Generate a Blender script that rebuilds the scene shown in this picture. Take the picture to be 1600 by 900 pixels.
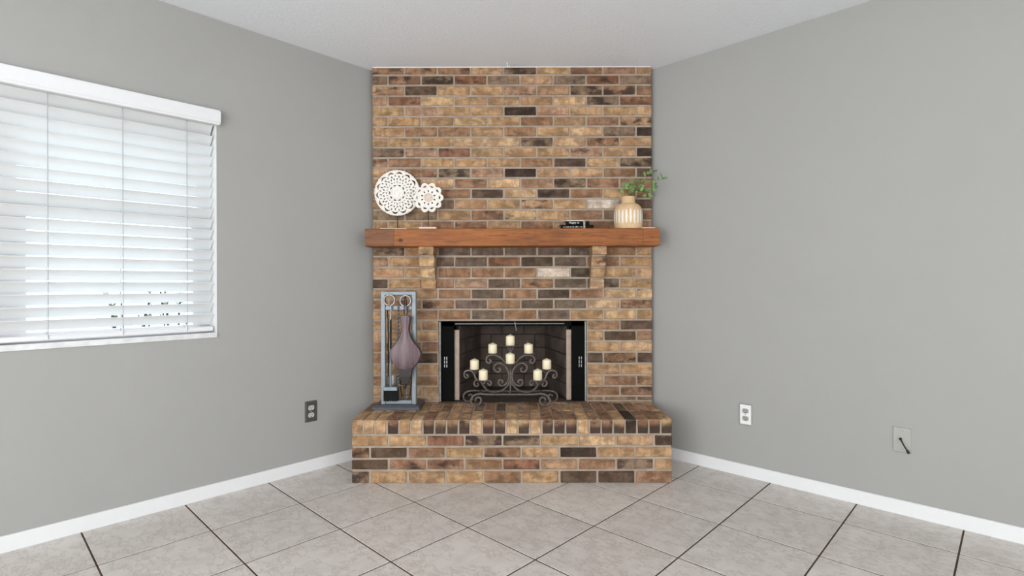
import bpy, bmesh, math, random
from mathutils import Vector, Matrix

random.seed(7)
for _o in list(bpy.data.objects):
    bpy.data.objects.remove(_o, do_unlink=True)
S = bpy.context.scene
COL = S.collection

# ------------------------------------------------------------------ camera
F_PX, CX, CY, CAM_H = 822.0, 800.0, 445.0, 1.075
cam_d = bpy.data.cameras.new('camera')
cam_d.sensor_width = 36.0
cam_d.lens = 36.0 * F_PX / 1600.0
cam_d.shift_y = -(450.0 - CY) / 1600.0
cam_d.clip_start = 0.05
cam = bpy.data.objects.new('camera', cam_d)
COL.objects.link(cam)
cam.matrix_world = Matrix.Translation((0, 0, CAM_H)) @ Matrix.Rotation(math.radians(90), 4, 'X') @ Matrix.Rotation(math.radians(-0.155), 4, 'Z')
S.camera = cam

# room frame: origin in the corner behind the fireplace, local x along the right
# wall, local y = minus the distance along the left wall
CORNER = Vector((-0.037, 4.233, 0))
TH = math.radians(-43.81)
RX = Vector((math.cos(TH), math.sin(TH), 0))
RY = Vector((-math.sin(TH), math.cos(TH), 0))
ROOM = 5.7
CEIL = 2.44

def R(x, y, z=0.0):
    return CORNER + RX * x + RY * y + Vector((0, 0, z))

# ------------------------------------------------------------------ world and light
S.view_settings.view_transform = 'Standard'
S.view_settings.look = 'None'
S.view_settings.exposure = -0.14
S.view_settings.gamma = 1.0
S.view_settings.use_curve_mapping = False
world = bpy.data.worlds.new('sky')
S.world = world
world.use_nodes = True
bg = world.node_tree.nodes['Background']
bg.inputs[0].default_value = (0.86, 0.94, 1.0, 1)
bg.inputs[1].default_value = 3.0

def area(name, loc, direction, sx, sy, power, color):
    d = bpy.data.lights.new(name, 'AREA')
    d.shape = 'RECTANGLE'
    d.size, d.size_y = sx, sy
    d.energy = power
    d.color = color
    o = bpy.data.objects.new(name, d)
    COL.objects.link(o)
    o.location = loc
    o.rotation_euler = Vector(direction).to_track_quat('-Z', 'Y').to_euler()
    return o

# daylight from behind the camera, through an assumed patio door and window, both unseen
area('back_daylight_offscreen', R(2.9, -ROOM - 0.03, 1.06), RY, 3.3, 2.0, 125, (1.0, 0.985, 0.96))
area('side_daylight_offscreen', R(ROOM + 0.03, -3.0, 1.35), -RX, 2.9, 1.44, 52, (1.0, 0.985, 0.96))

# ------------------------------------------------------------------ materials
def lin(c):
    c = c / 255.0
    return c / 12.92 if c <= 0.04045 else ((c + 0.055) / 1.055) ** 2.4

def rgb(r, g, b):
    return (lin(r), lin(g), lin(b), 1.0)

class NT:
    def __init__(self, name):
        self.m = bpy.data.materials.new(name)
        self.m.use_nodes = True
        self.t = self.m.node_tree
        self.b = self.t.nodes['Principled BSDF']
    def n(self, typ, **kw):
        nd = self.t.nodes.new(typ)
        for k, v in kw.items():
            setattr(nd, k, v)
        return nd
    def l(self, a, b):
        self.t.links.new(a, b)
    def coord(self, out='Object'):
        return self.n('ShaderNodeTexCoord').outputs[out]
    def noise(self, vec, scale, detail=4.0, rough=0.55):
        nd = self.n('ShaderNodeTexNoise')
        nd.inputs['Scale'].default_value = scale
        nd.inputs['Detail'].default_value = detail
        nd.inputs['Roughness'].default_value = rough
        if vec is not None:
            self.l(vec, nd.inputs['Vector'])
        return nd.outputs['Fac']
    def ramp(self, fac, lo, hi, a=0.0, b=1.0):
        nd = self.n('ShaderNodeMapRange')
        nd.interpolation_type = 'SMOOTHSTEP'
        self.l(fac, nd.inputs[0])
        nd.inputs[1].default_value, nd.inputs[2].default_value = lo, hi
        nd.inputs[3].default_value, nd.inputs[4].default_value = a, b
        return nd.outputs[0]
    def math(self, op, a, b=None):
        nd = self.n('ShaderNodeMath', operation=op)
        for i, v in enumerate((a, b)):
            if v is None:
                continue
            if isinstance(v, (int, float)):
                nd.inputs[i].default_value = v
            else:
                self.l(v, nd.inputs[i])
        return nd.outputs[0]
    def mix(self, fac, a, b, mode='MIX'):
        nd = self.n('ShaderNodeMix', data_type='RGBA', blend_type=mode)
        for i, v in ((0, fac), (6, a), (7, b)):
            if isinstance(v, (int, float)):
                nd.inputs[i].default_value = v
            elif isinstance(v, tuple):
                nd.inputs[i].default_value = v
            else:
                self.l(v, nd.inputs[i])
        return nd.outputs[2]
    def mapping(self, vec, scale=(1, 1, 1), loc=(0, 0, 0)):
        nd = self.n('ShaderNodeMapping')
        nd.inputs['Scale'].default_value = scale
        nd.inputs['Location'].default_value = loc
        self.l(vec, nd.inputs['Vector'])
        return nd.outputs[0]
    def bump(self, h, strength, dist=0.002):
        nd = self.n('ShaderNodeBump')
        nd.inputs['Strength'].default_value = strength
        nd.inputs['Distance'].default_value = dist
        self.l(h, nd.inputs['Height'])
        self.l(nd.outputs[0], self.b.inputs['Normal'])
    def col(self, c):
        if isinstance(c, tuple):
            self.b.inputs['Base Color'].default_value = c
        else:
            self.l(c, self.b.inputs['Base Color'])
    def rough(self, v):
        if isinstance(v, (int, float)):
            self.b.inputs['Roughness'].default_value = v
        else:
            self.l(v, self.b.inputs['Roughness'])
    def rndvec(self):
        oi = self.n('ShaderNodeObjectInfo')
        c = self.n('ShaderNodeCombineXYZ')
        for i, k in enumerate((37.0, 91.0, 53.0)):
            self.l(self.math('MULTIPLY', oi.outputs['Random'], k), c.inputs[i])
        v = self.n('ShaderNodeVectorMath', operation='ADD')
        self.l(self.coord(), v.inputs[0])
        self.l(c.outputs[0], v.inputs[1])
        return v.outputs[0], oi

def simple(name, color, rough=0.5, metal=0.0, var=0.06, scale=30.0, bump=0.0, bscale=120.0, spec=0.5):
    k = NT(name)
    co = k.coord()
    nz = k.noise(co, scale)
    v = k.ramp(nz, 0.3, 0.7, 1 - var, 1 + var)
    k.col(k.mix(1.0, color, v, 'MULTIPLY'))
    k.rough(rough)
    k.b.inputs['Metallic'].default_value = metal
    k.b.inputs['Specular IOR Level'].default_value = spec
    if bump:
        k.bump(k.noise(co, bscale, 3), bump)
    return k.m

M = {}
M['wall'] = simple('grey_wall_paint', rgb(164, 163, 160), 0.75, var=0.012, scale=2.0, bump=0.10, bscale=160, spec=0.25)
k = NT('white_ceiling_texture')
co = k.coord()
k.col(rgb(234, 237, 242)); k.rough(0.9)
h = k.math('ADD', k.noise(co, 55, 5, 0.6), k.math('MULTIPLY', k.noise(co, 130, 3), 0.6))
k.bump(h, 0.42, 0.006)
M['ceiling'] = k.m
M['white_trim'] = simple('white_trim_paint', rgb(230, 230, 231), 0.4, var=0.01, spec=0.4)
M['sill'] = simple('marble_sill', rgb(220, 220, 221), 0.3, var=0.10, scale=18)
M['frame_white'] = simple('window_frame_white', rgb(228, 228, 230), 0.45, var=0.01)

k = NT('glazed_floor_tile')
vec, oi = k.rndvec()
warp = k.noise(vec, 3.5, 5, 0.6)
n1 = k.noise(k.mapping(vec, (9, 5, 9)), 1.6, 8, 0.65)
n2 = k.noise(vec, 26, 6, 0.7)
c = k.mix(k.ramp(n1, 0.35, 0.68), rgb(216, 209, 203), rgb(203, 195, 188))
vein = k.math('ABSOLUTE', k.math('SUBTRACT', k.noise(k.mapping(vec, (1.0, 1.7, 1)), 7.0, 7, 0.7), 0.5))
c = k.mix(k.ramp(vein, 0.0, 0.030, 0.55, 0.0), c, rgb(172, 162, 153))
c = k.mix(k.ramp(n2, 0.55, 0.8, 0.0, 0.22), c, rgb(222, 218, 213))
tv = k.ramp(oi.outputs['Random'], 0, 1, 0.95, 1.04)
c = k.mix(1.0, c, tv, 'MULTIPLY')
k.col(c); k.rough(k.ramp(n2, 0.3, 0.7, 0.30, 0.42))
k.b.inputs['Specular IOR Level'].default_value = 0.4
k.bump(n1, 0.05, 0.002)
M['tile'] = k.m
M['grout'] = simple('brown_grout', rgb(86, 72, 60), 0.95, var=0.25, scale=12, spec=0.1)
M['mortar'] = simple('mortar', rgb(166, 151, 136), 0.95, var=0.14, scale=14, bump=0.5, bscale=260, spec=0.1)

# brick: object colour = body colour, object alpha = amount of dark kiln marks,
# object index 1 = flashed (dark banded) stretcher end
k = NT('fired_brick')
vec, oi = k.rndvec()
loc = k.coord()
base = oi.outputs['Color']
n1 = k.noise(k.mapping(vec, (14, 14, 22)), 1.0, 6, 0.62)
n2 = k.noise(k.mapping(vec, (11, 11, 20)), 1.0, 4, 0.55)
n3 = k.noise(vec, 19, 5, 0.6)
n4 = k.noise(vec, 210, 3, 0.6)
c = k.mix(1.0, base, k.ramp(n1, 0.36, 0.64, 0.60, 1.30), 'MULTIPLY')
n5 = k.noise(k.mapping(vec, (42, 42, 7)), 1.0, 3, 0.5)
c = k.mix(k.ramp(n5, 0.48, 0.66, 0.0, 0.5), c, k.mix(1.0, base, (0.62, 0.55, 0.50, 1), 'MULTIPLY'))
c = k.mix(k.ramp(n3, 0.50, 0.64, 0.0, 0.5), c, k.mix(1.0, base, (0.88, 0.70, 0.58, 1), 'MULTIPLY'))
c = k.mix(k.ramp(n3, 0.44, 0.30, 0.0, 0.35), c, k.mix(1.0, base, (1.16, 1.15, 1.12, 1), 'MULTIPLY'))
th = k.math('SUBTRACT', 0.80, k.math('MULTIPLY', oi.outputs['Alpha'], 0.36))
mk = k.ramp(k.math('SUBTRACT', n2, th), -0.06, 0.13, 0.0, 0.88)
c = k.mix(mk, c, rgb(58, 47, 42))
sx = k.n('ShaderNodeSeparateXYZ'); k.l(loc, sx.inputs[0])
zz = k.math('ADD', sx.outputs[2], k.math('MULTIPLY', k.math('SUBTRACT', n3, 0.5), 0.05))
fl = k.math('MULTIPLY', k.ramp(zz, 0.032, -0.008), k.ramp(zz, -0.060, -0.034))
fl = k.math('MULTIPLY', k.math('MULTIPLY', fl, 0.94), oi.outputs['Object Index'])
c = k.mix(fl, c, rgb(66, 54, 49))
c = k.mix(1.0, c, k.ramp(n4, 0.3, 0.7, 0.88, 1.12), 'MULTIPLY')
k.col(c); k.rough(0.9); k.b.inputs['Specular IOR Level'].default_value = 0.15
k.bump(k.math('ADD', n4, n1), 0.55, 0.0025)
M['brick'] = k.m

def wood(name, a, b, dark, knot=None):
    k = NT(name)
    co = k.coord('Object')
    w = k.mapping(co, (1.4, 14, 14))
    n1 = k.noise(w, 2.2, 7, 0.62)
    n2 = k.noise(k.mapping(co, (5, 60, 60)), 1.6, 6, 0.7)
    n3 = k.noise(co, 5.0, 3)
    c = k.mix(k.ramp(n1, 0.3, 0.7), a, b)
    c = k.mix(k.ramp(n2, 0.47, 0.66, 0, 0.65), c, dark)
    c = k.mix(k.ramp(n3, 0.55, 0.75, 0, 0.3), c, dark)
    k.col(c); k.rough(0.5); k.b.inputs['Specular IOR Level'].default_value = 0.35
    k.bump(k.math('ADD', n1, n2), 0.35, 0.003)
    return k.m
M['mantel'] = wood('stained_cedar', rgb(164, 97, 44), rgb(134, 77, 32), rgb(84, 47, 20))
M['mantel_end'] = wood('stained_cedar_end', rgb(138, 85, 48), rgb(112, 69, 41), rgb(70, 43, 26))
M['knot'] = simple('wood_knot', rgb(70, 36, 18), 0.6, var=0.2, scale=90)
M['black_metal'] = simple('black_firebox_steel', rgb(9, 8, 8), 0.8, 0.0, var=0.2, scale=8, spec=0.12)
M['soot'] = simple('sooty_firebrick', rgb(84, 72, 65), 0.95, var=0.28, scale=9, bump=0.4)
M['soot_dark'] = simple('black_sooty_firebrick', rgb(36, 32, 30), 0.95, var=0.35, scale=7, bump=0.4)
M['panel_edge'] = simple('pale_refractory_edge', rgb(176, 156, 142), 0.9, var=0.1, scale=25)
M['strip'] = simple('ash_grey_edge_strip', rgb(150, 154, 148), 0.8, var=0.22, scale=45)
M['steel'] = simple('worn_steel', rgb(165, 165, 165), 0.4, 0.7)
M['iron'] = simple('bronzed_wrought_iron', rgb(105, 96, 91), 0.5, 0.35, var=0.25, scale=60)
M['pewter'] = simple('pewter_grey_metal', rgb(128, 136, 142), 0.45, 0.35, var=0.08, scale=40)
M['pewter_dark'] = simple('dark_pewter_base', rgb(82, 86, 92), 0.4, 0.35, var=0.1)
M['tool_iron'] = simple('tool_iron', rgb(128, 124, 121), 0.34, 0.6, var=0.2, scale=80)
M['tool_black'] = simple('black_tool_iron', rgb(58, 55, 54), 0.42, 0.5, var=0.2, scale=80)
M['bristle'] = simple('black_bristles', rgb(16, 17, 20), 0.7, var=0.3, scale=200)
k = NT('polished_plum_wood')
co = k.coord()
n1 = k.noise(k.mapping(co, (45, 45, 3)), 1.5, 6, 0.6)
k.col(k.mix(k.ramp(n1, 0.3, 0.7), rgb(108, 82, 90), rgb(76, 52, 56))); k.rough(0.33)
M['bellows_wood'] = k.m
M['leather'] = simple('dark_brown_leather', rgb(36, 29, 27), 0.55, var=0.25, scale=60, bump=0.3)
M['brass'] = simple('aged_brass', rgb(168, 140, 96), 0.4, 0.8, var=0.15, scale=80)
M['white_carved'] = simple('whitewashed_carved_wood', rgb(236, 231, 224), 0.8, var=0.05, scale=70, bump=0.3)
M['rosette'] = simple('pinkish_washed_rosette', rgb(218, 196, 184), 0.8, var=0.08, scale=90, bump=0.3)
M['rod'] = simple('dark_thin_rod', rgb(40, 33, 28), 0.5, 0.5)
M['pale_base'] = simple('pale_wood_base', rgb(226, 206, 186), 0.6, var=0.06)
M['black_cover'] = simple('black_book_cover', rgb(11, 10, 11), 0.65, var=0.15, spec=0.15)
M['pages'] = simple('book_pages', rgb(222, 214, 200), 0.8, var=0.06, scale=150)
M['title_white'] = simple('white_print', rgb(225, 225, 225), 0.6, var=0.01)
M['ribbon'] = simple('pale_grey_ribbon', rgb(168, 158, 146), 0.8, var=0.05)
M['vase'] = simple('sandy_ceramic', rgb(216, 183, 142), 0.7, var=0.07, scale=25, bump=0.25, bscale=300)
M['flute'] = simple('white_glazed_flute', rgb(236, 230, 220), 0.5, var=0.04, scale=40)
M['stem'] = simple('brown_stem', rgb(96, 78, 48), 0.7)
k = NT('green_leaf')
vec, oi = k.rndvec()
lc = k.mix(oi.outputs['Random'], rgb(58, 112, 58), rgb(128, 160, 84))
k.col(k.mix(k.ramp(k.noise(vec, 60), 0.4, 0.7, 0, 0.35), lc, rgb(190, 205, 160))); k.rough(0.5)
M['leaf'] = k.m
k = NT('ivory_wax')
k.col(k.mix(k.ramp(k.noise(k.coord(), 25), 0.3, 0.7), rgb(246, 234, 204), rgb(238, 224, 190))); k.rough(0.45)
k.b.inputs['Subsurface Weight'].default_value = 0.35
k.b.inputs['Subsurface Radius'].default_value = (0.012, 0.008, 0.004)
M['wax'] = k.m
M['wick'] = simple('cotton_wick', rgb(196, 186, 160), 0.9)
M['plate_dark'] = simple('dark_nickel_plate', rgb(92, 92, 88), 0.35, 0.35, var=0.08)
M['plate_white'] = simple('white_chrome_plate', rgb(238, 238, 236), 0.25, 0.0, var=0.02)
M['plate_edge'] = simple('chrome_plate_edge', rgb(205, 205, 203), 0.25, 0.85)
M['socket_grey'] = simple('grey_receptacle', rgb(160, 160, 156), 0.5)
M['socket_pale'] = simple('pale_receptacle', rgb(190, 190, 182), 0.5)
M['slot'] = simple('socket_slot', rgb(30, 30, 30), 0.6)
M['plate_wall'] = simple('wall_coloured_plate', rgb(168, 167, 162), 0.5, var=0.01)
M['cable'] = simple('black_coax_cable', rgb(24, 24, 24), 0.5)
M['hook'] = simple('white_ceiling_hook', rgb(235, 235, 235), 0.4)
M['grass'] = simple('pale_concrete_ground', rgb(188, 190, 180), 0.9, var=0.1, scale=2)
M['shrub'] = simple('shrub_leaf', rgb(112, 132, 84), 0.6, var=0.3, scale=20)
M['bark'] = simple('shrub_bark', rgb(70, 56, 42), 0.8)

k = NT('white_blind_slat')
k.col(rgb(240, 240, 240)); k.rough(0.4)
out = k.t.nodes['Material Output']
tr = k.n('ShaderNodeBsdfTranslucent'); tr.inputs[0].default_value = rgb(236, 240, 242)
mx = k.n('ShaderNodeMixShader'); mx.inputs[0].default_value = 0.22
k.l(k.b.outputs[0], mx.inputs[1]); k.l(tr.outputs[0], mx.inputs[2]); k.l(mx.outputs[0], out.inputs[0])
M['slat'] = k.m
M['valance'] = simple('white_blind_valance', rgb(228, 228, 230), 0.45, var=0.01)
M['cord'] = simple('grey_ladder_cord', rgb(176, 176, 178), 0.8)
k = NT('window_glass')
out = k.t.nodes['Material Output']
tp = k.n('ShaderNodeBsdfTransparent'); tp.inputs[0].default_value = (0.93, 0.96, 0.97, 1)
gl = k.n('ShaderNodeBsdfGlossy'); gl.inputs['Roughness'].default_value = 0.02
mx = k.n('ShaderNodeMixShader'); mx.inputs[0].default_value = 0.05
k.l(tp.outputs[0], mx.inputs[1]); k.l(gl.outputs[0], mx.inputs[2]); k.l(mx.outputs[0], out.inputs[0])
k.t.nodes.remove(k.b)
M['glass'] = k.m

# ------------------------------------------------------------------ builders
def tag(o, label=None, cat=None, group=None, kind=None):
    if label: o['label'] = label
    if cat: o['category'] = cat
    if group: o['group'] = group
    if kind: o['kind'] = kind
    return o

def world_origin(o):
    v = Vector((0, 0, 0))
    while o is not None:
        v = v + o.location
        o = o.parent
    return v

def empty(name, loc, label, cat, group=None):
    o = bpy.data.objects.new(name, None)
    o.empty_display_size = 0.05
    COL.objects.link(o)
    o.location = loc
    return tag(o, label, cat, group)

class MB:
    """collects geometry in world coordinates, builds one mesh object"""
    def __init__(self):
        self.bm = bmesh.new()
    def box(self, lo, hi, bev=0.0, frame=None):
        g = bmesh.new()
        bmesh.ops.create_cube(g, size=1.0)
        lo, hi = Vector(lo), Vector(hi)
        for v in g.verts:
            v.co = Vector([(lo[i] + hi[i]) / 2 + v.co[i] * (hi[i] - lo[i]) for i in range(3)])
        if bev:
            bmesh.ops.bevel(g, geom=list(g.edges), offset=bev, segments=1, affect='EDGES', profile=0.5)
        self.merge(g, frame)
        return self
    def merge(self, g, frame=None):
        mp = {}
        for v in g.verts:
            co = frame(*v.co) if frame else v.co
            mp[v] = self.bm.verts.new(co)
        for f in g.faces:
            try:
                self.bm.faces.new([mp[v] for v in f.verts])
            except ValueError:
                pass
        g.free()
    def raw(self, verts, faces):
        vs = [self.bm.verts.new(v) for v in verts]
        for f in faces:
            try:
                self.bm.faces.new([vs[i] for i in f])
            except ValueError:
                pass
        return self
    def prism(self, poly, z0, z1):
        n = len(poly)
        vs = [(p[0], p[1], z0) for p in poly] + [(p[0], p[1], z1) for p in poly]
        fs = [tuple(range(n))[::-1], tuple(range(n, 2 * n))] + [(i, (i + 1) % n, n + (i + 1) % n, n + i) for i in range(n)]
        return self.raw(vs, fs)
    def tube(self, pts, r, seg=6, cap=True, twist=0.0, flat=1.0):
        pts = [Vector(p) for p in pts]
        n = len(pts)
        rs = r if isinstance(r, (list, tuple)) else [r] * n
        tang = [(pts[min(i + 1, n - 1)] - pts[max(i - 1, 0)]).normalized() for i in range(n)]
        up = Vector((0, 1, 0)) if abs(tang[0].y) < 0.9 else Vector((1, 0, 0))
        rings = []
        nrm = (up - tang[0] * up.dot(tang[0])).normalized()
        for i in range(n):
            nrm = (nrm - tang[i] * nrm.dot(tang[i])).normalized()
            bi = tang[i].cross(nrm)
            a0 = twist * i
            rings.append([self.bm.verts.new(pts[i] + (nrm * math.cos(a0 + 2 * math.pi * j / seg) + bi * flat * math.sin(a0 + 2 * math.pi * j / seg)) * rs[i]) for j in range(seg)])
        for i in range(n - 1):
            for j in range(seg):
                self.bm.faces.new((rings[i][j], rings[i][(j + 1) % seg], rings[i + 1][(j + 1) % seg], rings[i + 1][j]))
        if cap:
            self.bm.faces.new(rings[0][::-1]); self.bm.faces.new(rings[-1])
        return self
    def lathe(self, prof, c, seg=24, cap=True):
        c = Vector(c)
        rings = []
        for r, z in prof:
            rings.append([self.bm.verts.new(c + Vector((r * math.cos(2 * math.pi * j / seg), r * math.sin(2 * math.pi * j / seg), z))) for j in range(seg)])
        for i in range(len(rings) - 1):
            for j in range(seg):
                self.bm.faces.new((rings[i][j], rings[i][(j + 1) % seg], rings[i + 1][(j + 1) % seg], rings[i + 1][j]))
        if cap:
            self.bm.faces.new(rings[0][::-1]); self.bm.faces.new(rings[-1])
        return self
    def build(self, name, mat, parent=None, smooth=False, origin=None):
        org = world_origin(parent) if parent else Vector(origin or (0, 0, 0))
        bmesh.ops.recalc_face_normals(self.bm, faces=list(self.bm.faces))
        for v in self.bm.verts:
            v.co -= org
        me = bpy.data.meshes.new(name)
        self.bm.to_mesh(me)
        self.bm.free()
        me.materials.append(mat)
        if smooth:
            for p in me.polygons:
                p.use_smooth = True
            me.set_sharp_from_angle(angle=math.radians(40))
        o = bpy.data.objects.new(name, me)
        COL.objects.link(o)
        o.parent = parent
        if parent is None:
            o.location = org
        return o

def bezier_mesh(name, curve, mat, parent, matrix):
    """turn a (filled / text) curve into a mesh part placed with matrix in world space"""
    tmp = bpy.data.objects.new('tmp', curve)
    COL.objects.link(tmp)
    dg = bpy.context.evaluated_depsgraph_get()
    me = bpy.data.meshes.new_from_object(tmp.evaluated_get(dg))
    bpy.data.objects.remove(tmp, do_unlink=True)
    bpy.data.curves.remove(curve)
    me.transform(Matrix.Translation(-world_origin(parent)) @ matrix)
    me.materials.clear(); me.materials.append(mat)
    me.name = name
    o = bpy.data.objects.new(name, me)
    COL.objects.link(o)
    o.parent = parent
    return o

def catmull(pts, sub=6):
    P = [Vector(p) for p in pts]
    P = [P[0] * 2 - P[1]] + P + [P[-1] * 2 - P[-2]]
    out = []
    for i in range(1, len(P) - 2):
        a, b, c, d = P[i - 1:i + 3]
        for j in range(sub):
            t = j / sub
            out.append(0.5 * ((2 * b) + (c - a) * t + (2 * a - 5 * b + 4 * c - d) * t * t + (3 * b - a - 3 * c + d) * t ** 3))
    out.append(P[-2])
    return out

ROLL = math.radians(-0.155)
def at(x, y, Y):
    """point seen at photo pixel x, y on the plane at distance Y parallel to the fireplace front"""
    a, b = (x - CX) / F_PX, -(y - CY) / F_PX
    return Vector(((a * math.cos(ROLL) - b * math.sin(ROLL)) * Y, Y, CAM_H + (a * math.sin(ROLL) + b * math.cos(ROLL)) * Y))

def struct(o):
    o['kind'] = 'structure'
    return o

# ------------------------------------------------------------------ floor
floor = struct(MB().box((-0.14, -ROOM - 0.14, -0.12), (ROOM + 0.14, 0.14, -0.0014), frame=R).build('floor', M['grout']))
TS, TJ = 0.3976, 0.0070
ox, oy = 0.403, -2.278
def axis(o, lo, hi):
    k0 = math.floor((lo - o) / TS)
    out = []
    while o + k0 * TS < hi:
        a, b = max(lo, o + k0 * TS + TJ / 2), min(hi, o + (k0 + 1) * TS - TJ / 2)
        if b - a > 0.012:
            out.append((a, b))
        k0 += 1
    return out
tile_mesh = {}
for (x0, x1) in axis(ox, 0.0, ROOM):
    for (y0, y1) in axis(oy, -ROOM, 0.0):
        key = (round(x1 - x0, 3), round(y1 - y0, 3))
        if key not in tile_mesh:
            o = MB().box((-key[0] / 2, -key[1] / 2, -0.004), (key[0] / 2, key[1] / 2, 0.004), bev=0.0012).build('tile', M['tile'], floor)
            tile_mesh[key] = o.data
        else:
            o = bpy.data.objects.new('tile', tile_mesh[key]); COL.objects.link(o); o.parent = floor
        o.location = R((x0 + x1) / 2, (y0 + y1) / 2, -0.004 + random.uniform(-0.0002, 0.0002))
        o.rotation_euler.z = TH

# ------------------------------------------------------------------ walls and ceiling
struct(MB().box((-0.14, -ROOM - 0.14, CEIL), (ROOM + 0.14, 0.14, CEIL + 0.12), frame=R).build('ceiling', M['ceiling']))
WY0, WY1, WZ0, WZ1 = -3.75, -2.132, 0.835, 1.945       # window opening in the left wall
w = MB()
T = 0.14
w.box((-T, -ROOM - T, -0.004), (0, WY0, CEIL), frame=R)
w.box((-T, WY1, -0.004), (0, T, CEIL), frame=R)
w.box((-T, WY0, -0.004), (0, WY1, WZ0), frame=R)
w.box((-T, WY0, WZ1), (0, WY1, CEIL), frame=R)
struct(w.build('wall_left', M['wall']))
struct(MB().box((0, 0, -0.004), (ROOM + T, T, CEIL), frame=R).build('wall_right', M['wall']))
# unseen walls behind the camera, with an assumed patio door and wide window
w = MB()
w.box((0, -ROOM - T, -0.004), (1.2, -ROOM, CEIL), frame=R)
w.box((4.6, -ROOM - T, -0.004), (ROOM + T, -ROOM, CEIL), frame=R)
w.box((1.2, -ROOM - T, 2.1), (4.6, -ROOM, CEIL), frame=R)
struct(w.build('wall_back', M['wall']))
w = MB()
w.box((ROOM, -ROOM, -0.004), (ROOM + T, -4.5, CEIL), frame=R)
w.box((ROOM, -1.5, -0.004), (ROOM + T, 0, CEIL), frame=R)
w.box((ROOM, -4.5, -0.004), (ROOM + T, -1.5, 0.58), frame=R)
w.box((ROOM, -4.5, 2.12), (ROOM + T, -1.5, CEIL), frame=R)
struct(w.build('wall_side', M['wall']))
d = MB()
for x in (1.2, 2.87, 4.53):
    d.box((x, -ROOM - 0.11, 0), (x + 0.07, -ROOM - 0.05, 2.1), frame=R)
for z in (0.0, 2.03):
    d.box((1.27, -ROOM - 0.11, z), (4.53, -ROOM - 0.05, z + 0.07), frame=R)
door = struct(d.build('door_1_assumed', M['frame_white']))
MB().box((1.27, -ROOM - 0.085, 0.07), (4.53, -ROOM - 0.078, 2.03), frame=R).build('pane', M['glass'], door)
d = MB()
for y in (-4.5, -3.03, -1.56):
    d.box((ROOM + 0.05, y, 0.58), (ROOM + 0.11, y + 0.06, 2.12), frame=R)
for z in (0.58, 2.06):
    d.box((ROOM + 0.05, -4.44, z), (ROOM + 0.11, -1.56, z + 0.06), frame=R)
win2 = struct(d.build('window_2_assumed', M['frame_white']))
MB().box((ROOM + 0.078, -4.44, 0.64), (ROOM + 0.085, -1.56, 2.06), frame=R).build('pane', M['glass'], win2)

def baseboard(name, lo, hi):
    struct(MB().box(lo, hi, bev=0.003, frame=R).build(name, M['white_trim']))
baseboard('baseboard_left', (-0.002, -ROOM, -0.002), (0.012, -1.19, 0.067))
baseboard('baseboard_right', (1.21, -0.012, -0.002), (ROOM, 0.002, 0.067))

# ------------------------------------------------------------------ window with its two sashes
win = struct(MB().box((-0.13, WY0, WZ0), (-0.085, WY0 + 0.05, WZ1), frame=R)
             .box((-0.13, WY1 - 0.055, WZ0), (-0.085, WY1, WZ1), frame=R)
             .box((-0.13, -3.02, WZ0), (-0.085, -2.875, WZ1), frame=R)
             .box((-0.13, WY0, WZ1 - 0.16), (-0.085, WY1, WZ1), frame=R)
             .box((-0.13, WY0, WZ0), (-0.085, WY1, WZ0 + 0.04), frame=R).build('window_1', M['frame_white']))
for (a, b) in ((WY0 + 0.05, -3.02), (-2.875, WY1 - 0.055)):
    MB().box((-0.122, a, 1.395), (-0.08, b, 1.455), frame=R).build('meeting_rail', M['frame_white'], win)
    MB().box((-0.108, a, WZ0 + 0.04), (-0.104, b, 1.40), frame=R).build('pane', M['glass'], win)
    MB().box((-0.118, a, 1.45), (-0.114, b, WZ1 - 0.16), frame=R).build('pane', M['glass'], win)
    MB().box((-0.112, b - 0.03, WZ0 + 0.04), (-0.082, b, 1.395), frame=R).build('sash_stile', M['frame_white'], win)
    MB().box((-0.112, a, WZ0 + 0.04), (-0.082, a + 0.03, 1.395), frame=R).build('sash_stile', M['frame_white'], win)
sill = MB().box((-0.085, WY0, 0.810), (0.008, WY1 + 0.001, 0.836), bev=0.002, frame=R).build('window_sill', M['sill'], win)
jam = MB()
jam.box((-0.086, WY1 - 0.004, WZ0), (0.0015, WY1 + 0.001, WZ1), frame=R)
jam.box((-0.086, WY0 - 0.001, WZ0), (0.0015, WY0 + 0.004, WZ1), frame=R)
jam.build('jamb_lining', M['white_trim'], win)

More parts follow.
